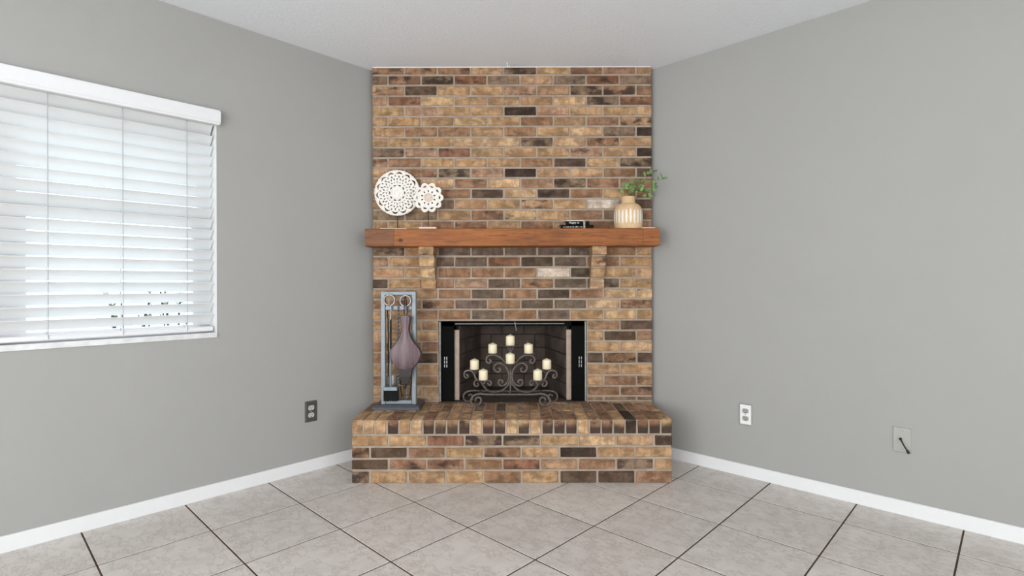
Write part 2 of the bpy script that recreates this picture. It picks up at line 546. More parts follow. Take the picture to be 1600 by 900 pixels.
# ------------------------------------------------------------------ blind
blind = empty('window_blind', R(-0.03, -2.94, 0.845), 'white faux wood venetian blind hanging in the window recess', 'blind')
v = MB()
v.box((0.002, WY0 - 0.02, 1.893), (0.030, WY1 + 0.012, 1.968), bev=0.003, frame=R)
v.box((0.0301, WY0 - 0.02, 1.905), (0.0325, WY1 + 0.012, 1.958), frame=R)
v.build('valance', M['valance'], blind)
MB().box((-0.06, WY0 + 0.006, 1.895), (-0.005, WY1 - 0.006, 1.94), frame=R).build('head_rail', M['valance'], blind)
SW, TILT = 0.0635, math.radians(43)
NSL, PITCH = 19, 0.0535
def slat_bm(zc):
    m = MB()
    vs = []
    n = 6
    for s in (WY0 + 0.012, WY1 - 0.012):
        for sgn in (1, -1):
            for i in range(n + 1):
                t = i / n * 2 - 1
                u = t * SW / 2
                crown = 0.0025 * (1 - t * t)
                px = u * math.cos(TILT) - (crown + sgn * 0.0014) * math.sin(TILT)
                pz = u * math.sin(TILT) + (crown + sgn * 0.0014) * math.cos(TILT)
                vs.append(R(-0.036 + px, s, zc + pz))
    q = n + 1
    fs = []
    for i in range(n):
        fs.append((i, i + 1, 2 * q + i + 1, 2 * q + i))
        fs.append((q + i, q + i + 1, 3 * q + i + 1, 3 * q + i))
        fs.append((i, i + 1, q + i + 1, q + i))
        fs.append((2 * q + i, 2 * q + i + 1, 3 * q + i + 1, 3 * q + i))
    fs.append((0, q, 3 * q, 2 * q)); fs.append((n, q + n, 3 * q + n, 2 * q + n))
    m.raw(vs, fs)
    return m
z_top = 1.872
first = None
for i in range(NSL):
    if first is None:
        first = slat_bm(z_top).build('slat', M['slat'], blind)
    else:
        o = first.copy(); COL.objects.link(o); o.location.z = -i * PITCH
MB().box((-0.062, WY0 + 0.012, 0.843), (-0.010, WY1 - 0.012, 0.866), bev=0.004, frame=R).build('bottom_rail', M['valance'], blind)
for y in (-2.262, -2.521, -2.781, -3.04, -3.30, -3.56):
    c = MB()
    for x in (-0.008, -0.064):
        c.tube([R(x, y, 0.85), R(x, y, 1.90)], 0.0016, 5)
    c.build('ladder_cord', M['cord'], blind)

# ------------------------------------------------------------------ fireplace
YC, YH = 3.295, 2.850           # brick faces of the chimney breast and of the hearth
X0, X1 = -0.872, 0.877
HX0, HX1 = -0.870, 0.864
HT = 0.3434                     # hearth top
OX0, OX1 = -0.461, 0.469        # fire opening
OZ1 = 0.8485
REC = 0.0055                    # joint recess
fire = empty('brick_fireplace', (0.0, 3.30, 0.0), 'tan and brown brick corner fireplace with raised brick hearth and soot-stained front', 'fireplace')
yl = lambda X: CORNER.y + (X - CORNER.x) * math.tan(math.radians(46.19)) - 0.006
yr = lambda X: CORNER.y - (X - CORNER.x) * math.tan(math.radians(43.81)) - 0.006
core = MB()
yf = YC + REC
i_ = 0.003
core.prism([(X0 + i_, yf), (OX0, yf), (OX0, yl(OX0)), (X0 + i_, yl(X0))], HT - 0.02, CEIL)
core.prism([(OX1, yf), (X1 - i_, yf), (X1 - i_, yr(X1)), (OX1, yr(OX1))], HT - 0.02, CEIL)
core.prism([(OX0, yf), (OX1, yf), (OX1, yr(OX1)), (CORNER.x, CORNER.y - 0.012), (OX0, yl(OX0))], OZ1, CEIL)
chim = core.build('chimney_breast', M['mortar'], fire)

hc = MB()
hc.box((HX0 + i_, YH + REC, 0.0), (HX1 - i_, YC + 0.01, HT - 0.004))
hearth = hc.build('hearth', M['mortar'], fire)

PAL = {'l': (199, 166, 129), 't': (182, 149, 114), 'p': (175, 142, 116), 'b': (154, 121, 95), 'g': (138, 117, 97),
       'r': (140, 103, 82), 'd': (102, 85, 71), 'D': (74, 62, 54), 's': (119, 103, 89), 'S': (92, 79, 68), 'w': (214, 200, 186)}
brick_mesh = {}
def brick(w_, h_, d_, cx, cy, cz, code, parent, name='brick', bull=False, flash=0):
    key = (name, round(w_, 3), round(h_, 3), round(d_, 3), bull, random.randint(0, 2) if w_ > 0.12 else 0)
    if key not in brick_mesh:
        g = bmesh.new()
        bmesh.ops.create_cube(g, size=1.0)
        for vv in g.verts:
            vv.co = Vector((vv.co.x * w_ + random.uniform(-.0015, .0015), vv.co.y * d_ + random.uniform(-.0010, .0010), vv.co.z * h_ + random.uniform(-.0012, .0012)))
        if bull:
            ed = [e for e in g.edges if all(q.co.y < 0 and q.co.z > 0 for q in e.verts)]
            bmesh.ops.bevel(g, geom=ed, offset=0.016, segments=3, affect='EDGES', profile=0.5)
            ed = [e for e in g.edges if all(q.co.y < 0.05 for q in e.verts) and len(e.link_faces) == 2 and e.calc_face_angle(0) > 1.2]
            bmesh.ops.bevel(g, geom=ed, offset=0.003, segments=1, affect='EDGES')
        else:
            bmesh.ops.bevel(g, geom=list(g.edges), offset=0.0028, segments=1, affect='EDGES', profile=0.5)
        me = bpy.data.meshes.new(name)
        g.to_mesh(me); g.free()
        me.materials.append(M['brick'])
        brick_mesh[key] = me
    o = bpy.data.objects.new(name, brick_mesh[key])
    COL.objects.link(o)
    o.parent = parent
    o.location = Vector((cx, cy, cz)) - world_origin(parent)
    if random.random() < 0.5 and not bull:
        o.rotation_euler.z = math.pi
    if not bull:
        o.rotation_euler.y = random.uniform(-.004, .004)
    c = PAL[code[0]]
    j = random.uniform(0.83, 0.96)
    o.color = (lin(c[0]) * j, lin(c[1]) * j * random.uniform(.965, 1.01), lin(c[2]) * j * random.uniform(.95, 1.05),
               (0.0, 0.6, 0.88, 1.0)[int(code[1])] if len(code) > 1 else 0.28)
    o.pass_index = flash
    return o

MOD = (X1 - X0 + 0.0125) / 8.5
J = 0.0125
tops = [101.0, 118.5, 134.5, 151, 167, 183, 199, 215.5, 231.5, 247.5, 263.5, 279.5, 296, 312, 329, 346, 362.5, 383, 402,
        419, 436, 452.7, 469, 485, 501.5, 518, 535, 552, 570, 588, 605, 621, 628.5]
rows = ["b1 b1 b1 t g2 t b1 b t", "g b2 g3 r1 g t g1 r1 g", "p1 d1 t t p1 p g2 b2 b1", "p r1 l t t t l g2 r1", "t p t t D p1 t t t",
        "t t1 t l t b t b t2", "t1 b b t b t l g1 D", "t t t l l g2 l b1 t", "g1 p1 r1 t t t p1 t D", "p2 b t t t b d1 t g2",
        "t b1 g2 p1 D t t b d", "b b l b1 l p g2 b b", "t b b d1 l d2 b t b", "b t g1 t t t2 t w d", "g g t b1 l1 t b g b",
        "t t b b1 t b t b b", "b b b b b b b b b", "g2 t s s s s s b t1", "p t s s r1 S s1 b t", "t t b b b w S t t",
        "d1 t b p s b1 s s1 t", "t t b s b1 S b l l", "b b b2 s b s s1 l b2", "t b1 b s b s t l t",
        "t t t . . . . b d1", "t t . . . . t d1 b1", "b b b . . . . t l", "b d1 . . . . d1 b2 d", "t t t . . . . t t",
        "b b . . . . t b b1", "t t t . . . . b b1", "t t . . . . g g g"]
for r_, line in enumerate(rows):
    z1 = CAM_H - (tops[r_] - CY) * YC / F_PX
    z0 = CAM_H - (tops[r_ + 1] - CY) * YC / F_PX + J
    if r_ == 0:
        z1 = CEIL - 0.003
    tok = line.split()
    xa = X0
    for c_, code in enumerate(tok):
        wd = MOD - J
        par = r_ % 2 if r_ < 17 else (r_ + 1) % 2      # the bond shifts where the mantel hides a course
        if (par == 0 and c_ == 8) or (par == 1 and c_ == 0):
            wd = MOD / 2 - J
        xb = xa + wd
        segs = [(xa, xb)]
        if r_ >= 24:
            segs = []
            if xa < OX0 - 0.02: segs.append((xa, min(xb, OX0 - 0.002)))
            if xb > OX1 + 0.02: segs.append((max(xa, OX1 + 0.004), xb))
        for (a, b) in segs:
            if b - a < 0.02: continue
            cd = code if code != '.' else random.choice('tb')
            brick(b - a, z1 - z0, 0.055, (a + b) / 2, YC + 0.0275 + random.uniform(-0.001, 0.001), (z0 + z1) / 2, cd, chim)
        xa = xb + J

# hearth face: four running courses under a rowlock edge
HMOD = (HX1 - HX0 + J) / 8.5
hrows = ["t t r1 g2 g2 t l t d2", "b2 d b t b1 t D t t", "d b1 b1 b r1 t b g2 t", "g2 t t t b1 t d d1 b"]
HC = 0.0642
for r_, line in enumerate(hrows):
    z1 = 4 * HC - r_ * HC - 0.001
    z0 = z1 - HC + J
    if r_ == 3: z0 = 0.002
    xa = HX0
    for c_, code in enumerate(line.split()):
        wd = HMOD - J
        if (r_ % 2 == 0 and c_ == 8) or (r_ % 2 == 1 and c_ == 0):
            wd = HMOD / 2 - J
        brick(wd, z1 - z0, 0.09, xa + wd / 2, YH + 0.045 + random.uniform(-0.001, 0.001), (z0 + z1) / 2, code, hearth)
        xa += wd + J
NR = 27
RM_ = (HX1 - HX0 + 0.009) / NR
fcodes = "t l l h t l h h h h l h h l h l h h h l h h h D h h h".split()
rz0, rz1 = 4 * HC + J - 0.002, HT
for i in range(NR):
    cx = HX0 + i * RM_ + (RM_ - 0.009) / 2
    cd = fcodes[i]
    fl = 1 if cd == 'h' else 0
    cc = random.choice(['t', 'b', 't1', 'b1']) if cd == 'h' else cd
    brick(RM_ - 0.009, rz1 - rz0, 0.198, cx, YH + 0.099, (rz0 + rz1) / 2, cc, hearth, 'rowlock_brick', bull=True, flash=fl)
tcodes = [random.choice(['t', 't', 'b', 'p', 'b', 't', 'p1', 'g']) for _ in range(NR)]
for i_d in (12, 23): tcodes[i_d] = 'd'
for i in range(NR):
    cx = HX0 + i * RM_ + (RM_ - 0.009) / 2
    brick(RM_ - 0.009, rz1 - rz0, 0.186, cx, YH + 0.207 + 0.093, (rz0 + rz1) / 2 - 0.0005, tcodes[i], hearth, 'rowlock_brick')
for i in range(13):
    a = HX0 + i * (HX1 - HX0 + 0.009) / 13
    wd = (HX1 - HX0 + 0.009) / 13 - 0.009
    brick(wd, 0.06, 0.045, a + wd / 2, YC - 0.0225 - 0.001, HT - 0.031, random.choice(['t', 'b', 'g', 'p']), hearth)

MB().box((X0 + 0.004, YC - 0.002, CEIL - 0.0045), (X1 - 0.004, YC + 0.02, CEIL)).build('caulk_bead', M['white_trim'], fire)

# stepped corbels under the mantel
def corbel(xl, xr, codes):
    cm = MB()
    prot = [0.034, 0.066, 0.098, 0.128]
    zs = [(436.5, 451), (419, 433.5), (401, 416), (383.5, 397.5)]
    zb = []
    for (ya, yb), p in zip(zs, prot):
        Y = YC - p
        zb.append((at(800, yb, Y).z, at(800, ya, Y).z))
    zb[3] = (zb[3][0], 1.3085)
    for q in range(3):
        cm.box((xl + 0.004, YC - prot[q] + 0.004, zb[q][1] - 0.004), (xr - 0.004, YC + 0.01, zb[q + 1][0] + 0.004))
    co_ = cm.build('corbel', M['mortar'], fire)
    for (z0, z1), p, cd in zip(zb, prot, codes):
        brick(xr - xl, z1 - z0, p + 0.012, (xl + xr) / 2, YC - p + (p + 0.012) / 2, (z0 + z1) / 2, cd, co_)
corbel(-0.563, -0.473, ['t1', 'l', 'l', 't1'])
corbel(0.484, 0.571, ['l', 't1', 't1', 'l'])

# firebox: steel shell, refractory side panels, back panel, damper pull
fb = MB()
FY, BY = YC + 0.03, YC + 0.50
fb.raw([(OX0, YC + 0.012, HT), (OX0, YC + 0.012, OZ1), (OX0, BY, OZ1), (OX0, BY, HT),
        (OX1, YC + 0.012, HT), (OX1, YC + 0.012, OZ1), (OX1, BY, OZ1), (OX1, BY, HT)],
       [(0, 1, 2, 3), (4, 7, 6, 5), (1, 5, 6, 2), (3, 2, 6, 7)])
firebox = fb.build('firebox', M['black_metal'], fire)
MB().box((OX0, YC + 0.005, 0.02), (OX1, BY, HT - 0.006)).build('firebox_floor', M['soot'], fire)
for sgn, xe in ((1, OX0), (-1, OX1)):
    a, b = sorted((xe + sgn * 0.004, xe + sgn * 0.012))
    MB().box((a, YC + 0.004, HT), (b, YC + 0.03, OZ1 - 0.006)).build('edge_strip', M['strip'], firebox)
    a, b = sorted((xe + sgn * 0.012, xe + sgn * 0.094))
    fp = MB().box((a, FY, HT), (b, FY + 0.012, OZ1 - 0.004)).build('face_panel', M['black_metal'], firebox)
    xm = xe + sgn * 0.040
    hk = MB()
    for dx in (-0.006, 0.008):
        for q in range(3):
            hk.box((xm + dx - 0.0025, FY - 0.003, 0.555 + q * 0.024), (xm + dx + 0.0025, FY + 0.002, 0.573 + q * 0.024))
    hk.build('vent_slot', M['steel'], firebox)
    a, b = sorted((xe + sgn * 0.094, xe + sgn * 0.124))
    MB().box((a, FY + 0.02, HT), (b, FY + 0.045, OZ1 - 0.06)).build('panel_edge', M['panel_edge'], firebox)
    # angled refractory side with firebricks
    p0 = Vector((xe + sgn * 0.122, FY + 0.045, 0)); p1 = Vector((xe + sgn * 0.235, BY - 0.02, 0))
    dirv = (p1 - p0); L = dirv.length; dirv.normalize()
    nv = Vector((dirv.y, -dirv.x, 0)) * sgn
    pm = MB().prism([p0 - nv * 0.02, p1 - nv * 0.02, p1, p0], HT, OZ1 - 0.01).build('refractory_panel', M['soot_dark'], firebox)
    ch = 0.094
    for q in range(5):
        cuts = [0, L * 0.5, L] if q % 2 == 0 else [0, L * 0.25, L * 0.75, L]
        for s0, s1 in zip(cuts, cuts[1:]):
            A, B = p0 + dirv * (s0 + 0.003), p0 + dirv * (s1 - 0.003)
            zt = HT + q * ch + 0.006
            MB().prism([A - nv * 0.002, B - nv * 0.002, B + nv * 0.005, A + nv * 0.005], zt, zt + ch - 0.007).build('firebrick', M['soot'], firebox)
bp = MB().box((OX0 + 0.23, BY - 0.03, HT), (OX1 - 0.23, BY - 0.01, OZ1 - 0.01)).build('back_panel', M['soot_dark'], firebox)
for q in range(5):
    n_ = 3
    for c_ in range(n_ + (q % 2)):
        wq = 0.47 / n_
        a = OX0 + 0.235 + c_ * wq - (wq / 2 if q % 2 else 0)
        a, b = max(a, OX0 + 0.235), min(a + wq - 0.006, OX1 - 0.235)
        MB().box((a, BY - 0.036, HT + q * 0.094 + 0.006), (b, BY - 0.029, HT + q * 0.094 + 0.093)).build('firebrick', M['soot'], firebox)
MB().box((OX0 + 0.015, FY, OZ1 - 0.034), (OX1 - 0.015, FY + 0.02, OZ1 - 0.004)).build('hood_panel', M['black_metal'], firebox)
MB().box((OX0 + 0.10, FY - 0.003, OZ1 - 0.021), (OX1 - 0.14, FY - 0.0005, OZ1 - 0.0175)).build('hood_trim', M['tool_iron'], firebox)
MB().tube([at(804.5, 503, FY - 0.006), at(805.5, 510, FY - 0.008), at(807, 517, FY - 0.004)], 0.003, 6).build('damper_pull', M['steel'], firebox)

# ------------------------------------------------------------------ mantel
YM = 3.138
MZ0, MZ1 = 1.3075, 1.4117
mant = empty('mantel_beam', (0.0, YM + 0.08, MZ0), 'rough orange-brown stained wooden mantel beam resting on two brick corbels', 'mantel')
def beam(x0, x1, name, mat, dz=0.0, seed=0):
    rnd = random.Random(seed)
    n = max(3, int((x1 - x0) / 0.05))
    prof = [(YM, MZ0 + .004), (YM + .004, MZ0), (YC + 0.004, MZ0), (YC + 0.004, MZ1), (YM + .004, MZ1), (YM, MZ1 - .004)]
    vs = []
    for i in range(n + 1):
        x = x0 + (x1 - x0) * i / n
        for j, (y, z) in enumerate(prof):
            dy = rnd.uniform(-.0015, .0015) if j in (0, 1, 4, 5) else 0
            dzz = rnd.uniform(-.002, .0005) if j in (0, 1) and 0 < i < n else 0
            vs.append((x, y + dy + dz, z + dzz))
    fs = [(i * 6 + j, i * 6 + (j + 1) % 6, (i + 1) * 6 + (j + 1) % 6, (i + 1) * 6 + j) for i in range(n) for j in range(6)]
    fs += [tuple(range(6))[::-1], tuple(n * 6 + j for j in range(6))]
    return MB().raw(vs, fs).build(name, mat, mant)
beam(-0.7025, 0.782, 'beam', M['mantel'], 0, 1)
beam(-0.877, -0.704, 'end_block', M['mantel_end'], 0.001, 2)
beam(0.7835, 0.882, 'end_block', M['mantel'], 0.001, 3)
kn = at(626, 375.5, YM)
g = MB()
ring = [(kn.x + 0.013 * math.cos(a) + 0.003 * math.cos(3 * a), YM - 0.0012, kn.z + 0.012 * math.sin(a)) for a in [2 * math.pi * i / 14 for i in range(14)]]
ring2 = [(x, YM + 0.003, z) for (x, y, z) in ring]
g.raw(ring + ring2, [tuple(range(14))] + [(i, (i + 1) % 14, 14 + (i + 1) % 14, 14 + i) for i in range(14)])
g.build('knot', M['knot'], mant)

# ------------------------------------------------------------------ carved discs on stands
def filled(loops, ext):
    cu = bpy.data.curves.new('plate', 'CURVE')
    cu.dimensions = '2D'
    cu.fill_mode = 'BOTH'
    cu.extrude = ext
    for lp in loops:
        sp = cu.splines.new('POLY')
        sp.points.add(len(lp) - 1)
        for i, (x, y) in enumerate(lp):
            sp.points[i].co = (x, y, 0, 1)
        sp.use_cyclic_u = True
    return cu

def oval(r, a, rt, rr, n=10, rotate=0.0):
    """oval hole at polar (r, a): half size rt along the tangent, rr along the radius"""
    out = []
    for i in range(n):
        t = 2 * math.pi * i / n
        u, v = rt * math.cos(t), rr * math.sin(t)
        u, v = u * math.cos(rotate) - v * math.sin(rotate), u * math.sin(rotate) + v * math.cos(rotate)
        out.append(((r + v) * math.cos(a) - u * math.sin(a), (r + v) * math.sin(a) + u * math.cos(a)))
    return out

def crescent(r, a, half, thick, bow):
    n = 7
    o_, i_ = [], []
    for j in range(n):
        t = j / (n - 1) * 2 - 1
        u = t * half
        w1 = bow * (1 - t * t)
        rr = r + w1 + thick * (1 - abs(t) ** 3) * 0.5
        r2 = r + w1 - thick * (1 - abs(t) ** 3) * 0.5 - 0.0006
        o_.append((rr * math.cos(a) - u * math.sin(a), rr * math.sin(a) + u * math.cos(a)))
        i_.append((r2 * math.cos(a) - u * math.sin(a), r2 * math.sin(a) + u * math.cos(a)))
    return o_ + i_[::-1]

def lobed(r, n, amp, m=8):
    N = n * m
    return [((r + amp * abs(math.cos(n * math.pi * i / N))) * math.cos(2 * math.pi * i / N),
             (r + amp * abs(math.cos(n * math.pi * i / N))) * math.sin(2 * math.pi * i / N)) for i in range(N)]

# large disc
cL = at(621, 301.7, 3.25)
RL = 0.1418
disc = empty('carved_disc_stand', (cL.x, 3.25, MZ1), 'large round white openwork carved disc on a thin rod stand on the mantel', 'decoration', 'carved discs on the mantel')
loops = [lobed(RL * 0.975, 40, RL * 0.02, 5)]
for i in range(14):
    a = 2 * math.pi * i / 14 + 0.11
    loops.append(crescent(RL * 0.80, a, RL * 0.15, RL * 0.075, RL * 0.085))
    loops.append(oval(RL * 0.71, a, RL * 0.032, RL * 0.052))
    for s in (-1, 1):
        loops.append(oval(RL * 0.60, a + s * 0.115, RL * 0.026, RL * 0.056, rotate=s * 0.45))
    loops.append(oval(RL * 0.745, a + math.pi / 14, RL * 0.028, RL * 0.05))
for i in range(12):
    a = 2 * math.pi * i / 12
    loops.append(oval(RL * 0.475, a, RL * 0.052, RL * 0.045, 3))
    loops.append(oval(RL * 0.455, a + math.pi / 12, RL * 0.026, RL * 0.026, 6))
for i in range(10):
    a = 2 * math.pi * i / 10
    loops.append(oval(RL * 0.328, a, RL * 0.074, RL * 0.032, 8))
mtx = Matrix.Translation(cL) @ Matrix.Rotation(math.radians(90), 4, 'X')
bezier_mesh('carved_disc', filled(loops, 0.008), M['white_carved'], disc, mtx)
rl = MB()
for rr, hh in ((RL * 0.405, 0.0022), (RL * 0.25, 0.003), (RL * 0.12, 0.003), (RL * 0.955, 0.003)):
    rl.tube([cL + Vector((rr * math.cos(t), -0.0085, rr * math.sin(t))) for t in [2 * math.pi * i / 40 for i in range(41)]], hh, 5, cap=False)
rl.build('carved_ring', M['white_carved'], disc)
MB().tube([(cL.x, cL.y + 0.004, MZ1 + 0.004), (cL.x, cL.y + 0.004, cL.z - RL + 0.02)], 0.0028, 8).build('rod', M['rod'], disc)
MB().box((cL.x - 0.085, 3.155, MZ1), (cL.x + 0.075, 3.285, MZ1 + 0.006), bev=0.001).build('base', M['pale_base'], disc)
# small flower disc
cS = at(669.5, 309, 3.185)
RS = 0.0915
disc2 = empty('carved_flower_disc_stand', (cS.x, 3.185, MZ1), 'small white flower-shaped openwork disc with pinkish centre on a rod stand', 'decoration', 'carved discs on the mantel')
loops = [lobed(RS * 0.83, 10, RS * 0.17, 10)]
for i in range(10):
    a = 2 * math.pi * i / 10
    loops.append(oval(RS * 0.74, a, RS * 0.125, RS * 0.065, 12))
    loops.append(oval(RS * 0.43, a + math.pi / 10, RS * 0.055, RS * 0.075, 8))
mtx = Matrix.Translation(cS) @ Matrix.Rotation(math.radians(90), 4, 'X')
bezier_mesh('carved_disc', filled(loops, 0.008), M['white_carved'], disc2, mtx)
pt = MB()
for i in range(10):
    a = 2 * math.pi * i / 10
    q = [(cS.x + x, cS.y - 0.0085, cS.z + z) for (x, z) in oval(RS * 0.74, a, RS * 0.20, RS * 0.15, 16)]
    pt.tube(q + [q[0]], 0.0022, 5, cap=False)
pt.build('petal_rim', M['white_carved'], disc2)
ro = MB()
for rr, hh in ((RS * 0.26, 0.0026), (RS * 0.14, 0.0024), (RS * 0.06, 0.0026)):
    ro.tube([cS + Vector((rr * math.cos(t), -0.0085, rr * math.sin(t))) for t in [2 * math.pi * i / 30 for i in range(31)]], hh, 5, cap=False)
for i in range(16):
    a = 2 * math.pi * i / 16
    ro.tube([cS + Vector((RS * 0.17 * math.cos(a), -0.0088, RS * 0.17 * math.sin(a))), cS + Vector((RS * 0.31 * math.cos(a), -0.0083, RS * 0.31 * math.sin(a)))], 0.0026, 5)
ro.build('rosette', M['rosette'], disc2)
MB().tube([(cS.x - 0.002, cS.y + 0.004, MZ1 + 0.006), (cS.x - 0.002, cS.y + 0.004, cS.z - RS + 0.02)], 0.0022, 8).build('rod', M['rod'], disc2)
MB().box((cS.x - 0.052, 3.143, MZ1), (cS.x + 0.052, 3.225, MZ1 + 0.010), bev=0.001).build('base', M['pale_base'], disc2)

# ------------------------------------------------------------------ little books
def book(name, xa, xb, y0, y1, z0, z1, label, ang):
    b = empty(name, ((xa + xb) / 2, (y0 + y1) / 2, z0), label, 'book', 'small books on the mantel')
    c = MB()
    t = 0.0022
    c.box((xa, y0, z0), (xb, y1, z0 + t)); c.box((xa, y0, z1 - t), (xb, y1, z1)); c.box((xa, y0, z0), (xb, y0 + t, z1))
    c.build('cover', M['black_cover'], b)
    MB().box((xa + 0.003, y0 + t, z0 + t), (xb - 0.003, y1 - 0.004, z1 - t)).build('page_block', M['pages'], b)
    return b
def text_part(s, size, loc, parent, mat):
    cu = bpy.data.curves.new('txt', 'FONT')
    cu.body = s; cu.size = size; cu.extrude = 0.0003; cu.align_x = 'CENTER'; cu.align_y = 'CENTER'
    return bezier_mesh('title_lettering', cu, mat, parent, Matrix.Translation(loc) @ Matrix.Rotation(math.radians(90), 4, 'X'))
pA, pB = at(875.5, 354.5, 3.16), at(927.5, 349, 3.16)
zb1 = MZ1 + 0.0225
b1 = book('small_book', pA.x, pB.x, 3.16, 3.27, MZ1, zb1, 'wider black book lying at the bottom of the small stack', 0)
pA, pB = at(883.5, 349, 3.165), at(921.0, 343, 3.165)
zb2 = zb1 + 0.0225
b2 = book('small_book', pA.x, pB.x, 3.165, 3.265, zb1, zb2, 'narrower black book with white title lying on the wider one', 0)
text_part('Happy us', 0.0165, ((at(897, 346, 3.165).x), 3.1644, (zb1 + zb2) / 2 + 0.002), b2, M['title_white'])
mk = MB()
xx = at(880, 352, 3.16).x
rnd = random.Random(4)
while xx < at(910, 352, 3.16).x:
    wd = rnd.uniform(0.002, 0.0045)
    mk.box((xx, 3.1594, MZ1 + 0.0075), (xx + wd, 3.1602, MZ1 + 0.0075 + rnd.choice((0.0045, 0.0045, 0.007))))
    xx += wd + rnd.choice((0.0015, 0.0015, 0.005))
mk.build('title_lettering', M['title_white'], b1)
bk = at(885, 342, 3.17).x; bk2 = at(912, 342, 3.17).x
tag(MB().box((bk, 3.175, zb2), (bk2, 3.25, zb2 + 0.007), bev=0.0008).build('booklet', M['pages'], origin=((bk + bk2) / 2, 3.21, zb2)), 'thin cream booklet lying on top of the black books', 'book', 'small books on the mantel')
rx = at(913, 349, 3.158).x
rb = MB()
for (a, b) in (((3.1572, MZ1), (3.1592, zb1 + 0.001)), ((3.1612, zb1 + 0.001), (3.1645, zb2)), ((3.1612, zb2), (3.268, zb2 + 0.0012)), ((3.2655, zb1 + .001), (3.268, zb2)), ((3.2705, MZ1), (3.2725, zb1 + 0.001)), ((3.1572, zb1), (3.166, zb1 + 0.0012)), ((3.264, zb1), (3.2725, zb1 + 0.0012))):
    rb.box((rx - 0.0055, a[0], a[1]), (rx + 0.0055, b[0], b[1]))
tag(rb.build('ribbon', M['ribbon'], origin=(rx, 3.16, MZ1)), 'pale grey ribbon tied around the two black books', 'ribbon')

# ------------------------------------------------------------------ vase and sprigs
YV = 3.213
vc = at(981.5, 354.5, YV); vc.z = MZ1
vase = empty('vase', vc, 'sandy ceramic vase with narrow neck and white vertical flutes', 'vase')
px = YV / F_PX
prof = [(0.0, 0.0), (20.0, 0.0), (21.2, 1.5), (21.6, 5), (21.7, 24), (21.2, 29), (19, 33), (15.5, 36), (11.4, 37.5), (10.6, 38.5), (10.7, 46.5), (10.0, 47.4), (9.0, 47.2), (8.8, 38), (0.0, 37)]
ZS = 1.07
MB().lathe([(a * px, b * px * ZS) for a, b in prof], vc, 40, cap=False).build('body', M['vase'], vase, smooth=True)
fl = MB()
nf = 22
for i in range(nf):
    a = 2 * math.pi * i / nf + 0.1
    rad = Vector((math.cos(a), math.sin(a), 0)); tan = Vector((-math.sin(a), math.cos(a), 0))
    zc, hz, hw = 18.4 * px, 10.6 * px, 1.75 * px
    zc += 0.6 * px * math.sin(i * 2.1)
    cen = vc + rad * (21.6 * px) + Vector((0, 0, zc))
    rim = []
    for j in range(14):
        t = 2 * math.pi * j / 14
        ct, st = math.cos(t), math.sin(t)
        rim.append(cen + tan * hw * (abs(ct) ** 0.8) * (1 if ct > 0 else -1) + Vector((0, 0, hz * st)))
    fl.raw([cen + rad * 0.0022] + rim, [(0, 1 + j, 1 + (j + 1) % 14) for j in range(14)])
fl.build('flutes', M['flute'], vase, smooth=True)

sprig_base = vc + Vector((0, 0, 44 * px))
greens = empty('leafy_sprigs', vc + Vector((0, 0, 40.0 * px)), 'green leafy sprigs arranged in the ceramic vase', 'greenery')
lm = bpy.data.meshes.new('leaf')
lv = [(0, 0, 0), (0.30, 0.26, 0.05), (0.62, 0.34, 0.04), (0.88, 0.20, -0.02), (1.05, 0, -0.08), (0.88, -0.20, -0.02), (0.62, -0.34, 0.04), (0.30, -0.26, 0.05), (0.45, 0, -0.02), (0.75, 0, -0.03)]
lf = [(0, 1, 8), (1, 2, 9, 8), (2, 3, 9), (3, 4, 9), (4, 5, 9), (5, 6, 9), (6, 7, 8, 9), (7, 0, 8)]
lm.from_pydata(lv, [], lf); lm.materials.append(M['leaf'])
for p in lm.polygons: p.use_smooth = True
def c3(u, v, Y): return at(950 + u / 8.18, 255 + v / 8.18, Y)
stems = [
    [(255, 430, 0), (330, 350, -.01), (430, 270, -.02), (500, 180, -.03), (545, 120, -.03), (600, 95, -.03)],
    [(265, 430, 0), (360, 350, .0), (470, 320, -.03), (560, 300, -.05), (600, 255, -.06)],
    [(260, 430, 0), (380, 290, -.02), (480, 215, -.05), (560, 210, -.07), (650, 215, -.09), (730, 190, -.10)],
    [(245, 430, 0), (255, 350, .02), (280, 280, .02), (350, 225, .01), (430, 205, .0)],
    [(230, 430, 0), (205, 370, .0), (215, 300, -.01), (245, 250, -.02)],
    [(270, 430, 0), (350, 385, -.02), (420, 360, -.04), (480, 345, -.05)],
    [(270, 430, 0), (360, 390, .02), (430, 395, .03), (520, 400, .04), (545, 370, .04)],
]
rnd = random.Random(11)
leafpts = [(470, 135), (520, 120), (590, 105), (610, 95), (555, 112), (480, 235), (460, 215), (510, 235), (600, 270), (585, 250), (600, 300), (590, 315),
           (640, 195), (680, 150), (700, 190), (725, 188), (240, 270), (215, 265), (200, 330), (190, 380), (185, 360), (250, 240), (300, 300), (320, 320), (340, 300), (310, 350),
           (370, 220), (395, 225), (355, 235), (410, 300), (390, 320), (440, 300), (430, 330), (360, 340), (360, 375), (470, 345), (480, 355), (465, 415), (545, 390), (530, 360), (425, 290), (290, 255), (330, 225), (280, 310), (540, 420), (230, 310)]
for sidx, st in enumerate(stems):
    pts = [c3(u, v, YV + d) for (u, v, d) in st]
    sp = catmull(pts, 4)
    MB().tube(sp, [0.0016 - 0.0009 * i / len(sp) for i in range(len(sp))], 5).build('stem', M['stem'], greens)
allst = [(c3(u, v, YV + d), (u, v, d)) for st in stems for (u, v, d) in st]
leafpts += [(u + rnd.uniform(-22, 22), v + rnd.uniform(-18, 18)) for (u, v) in leafpts if 200 < u < 620 and rnd.random() < 0.75]
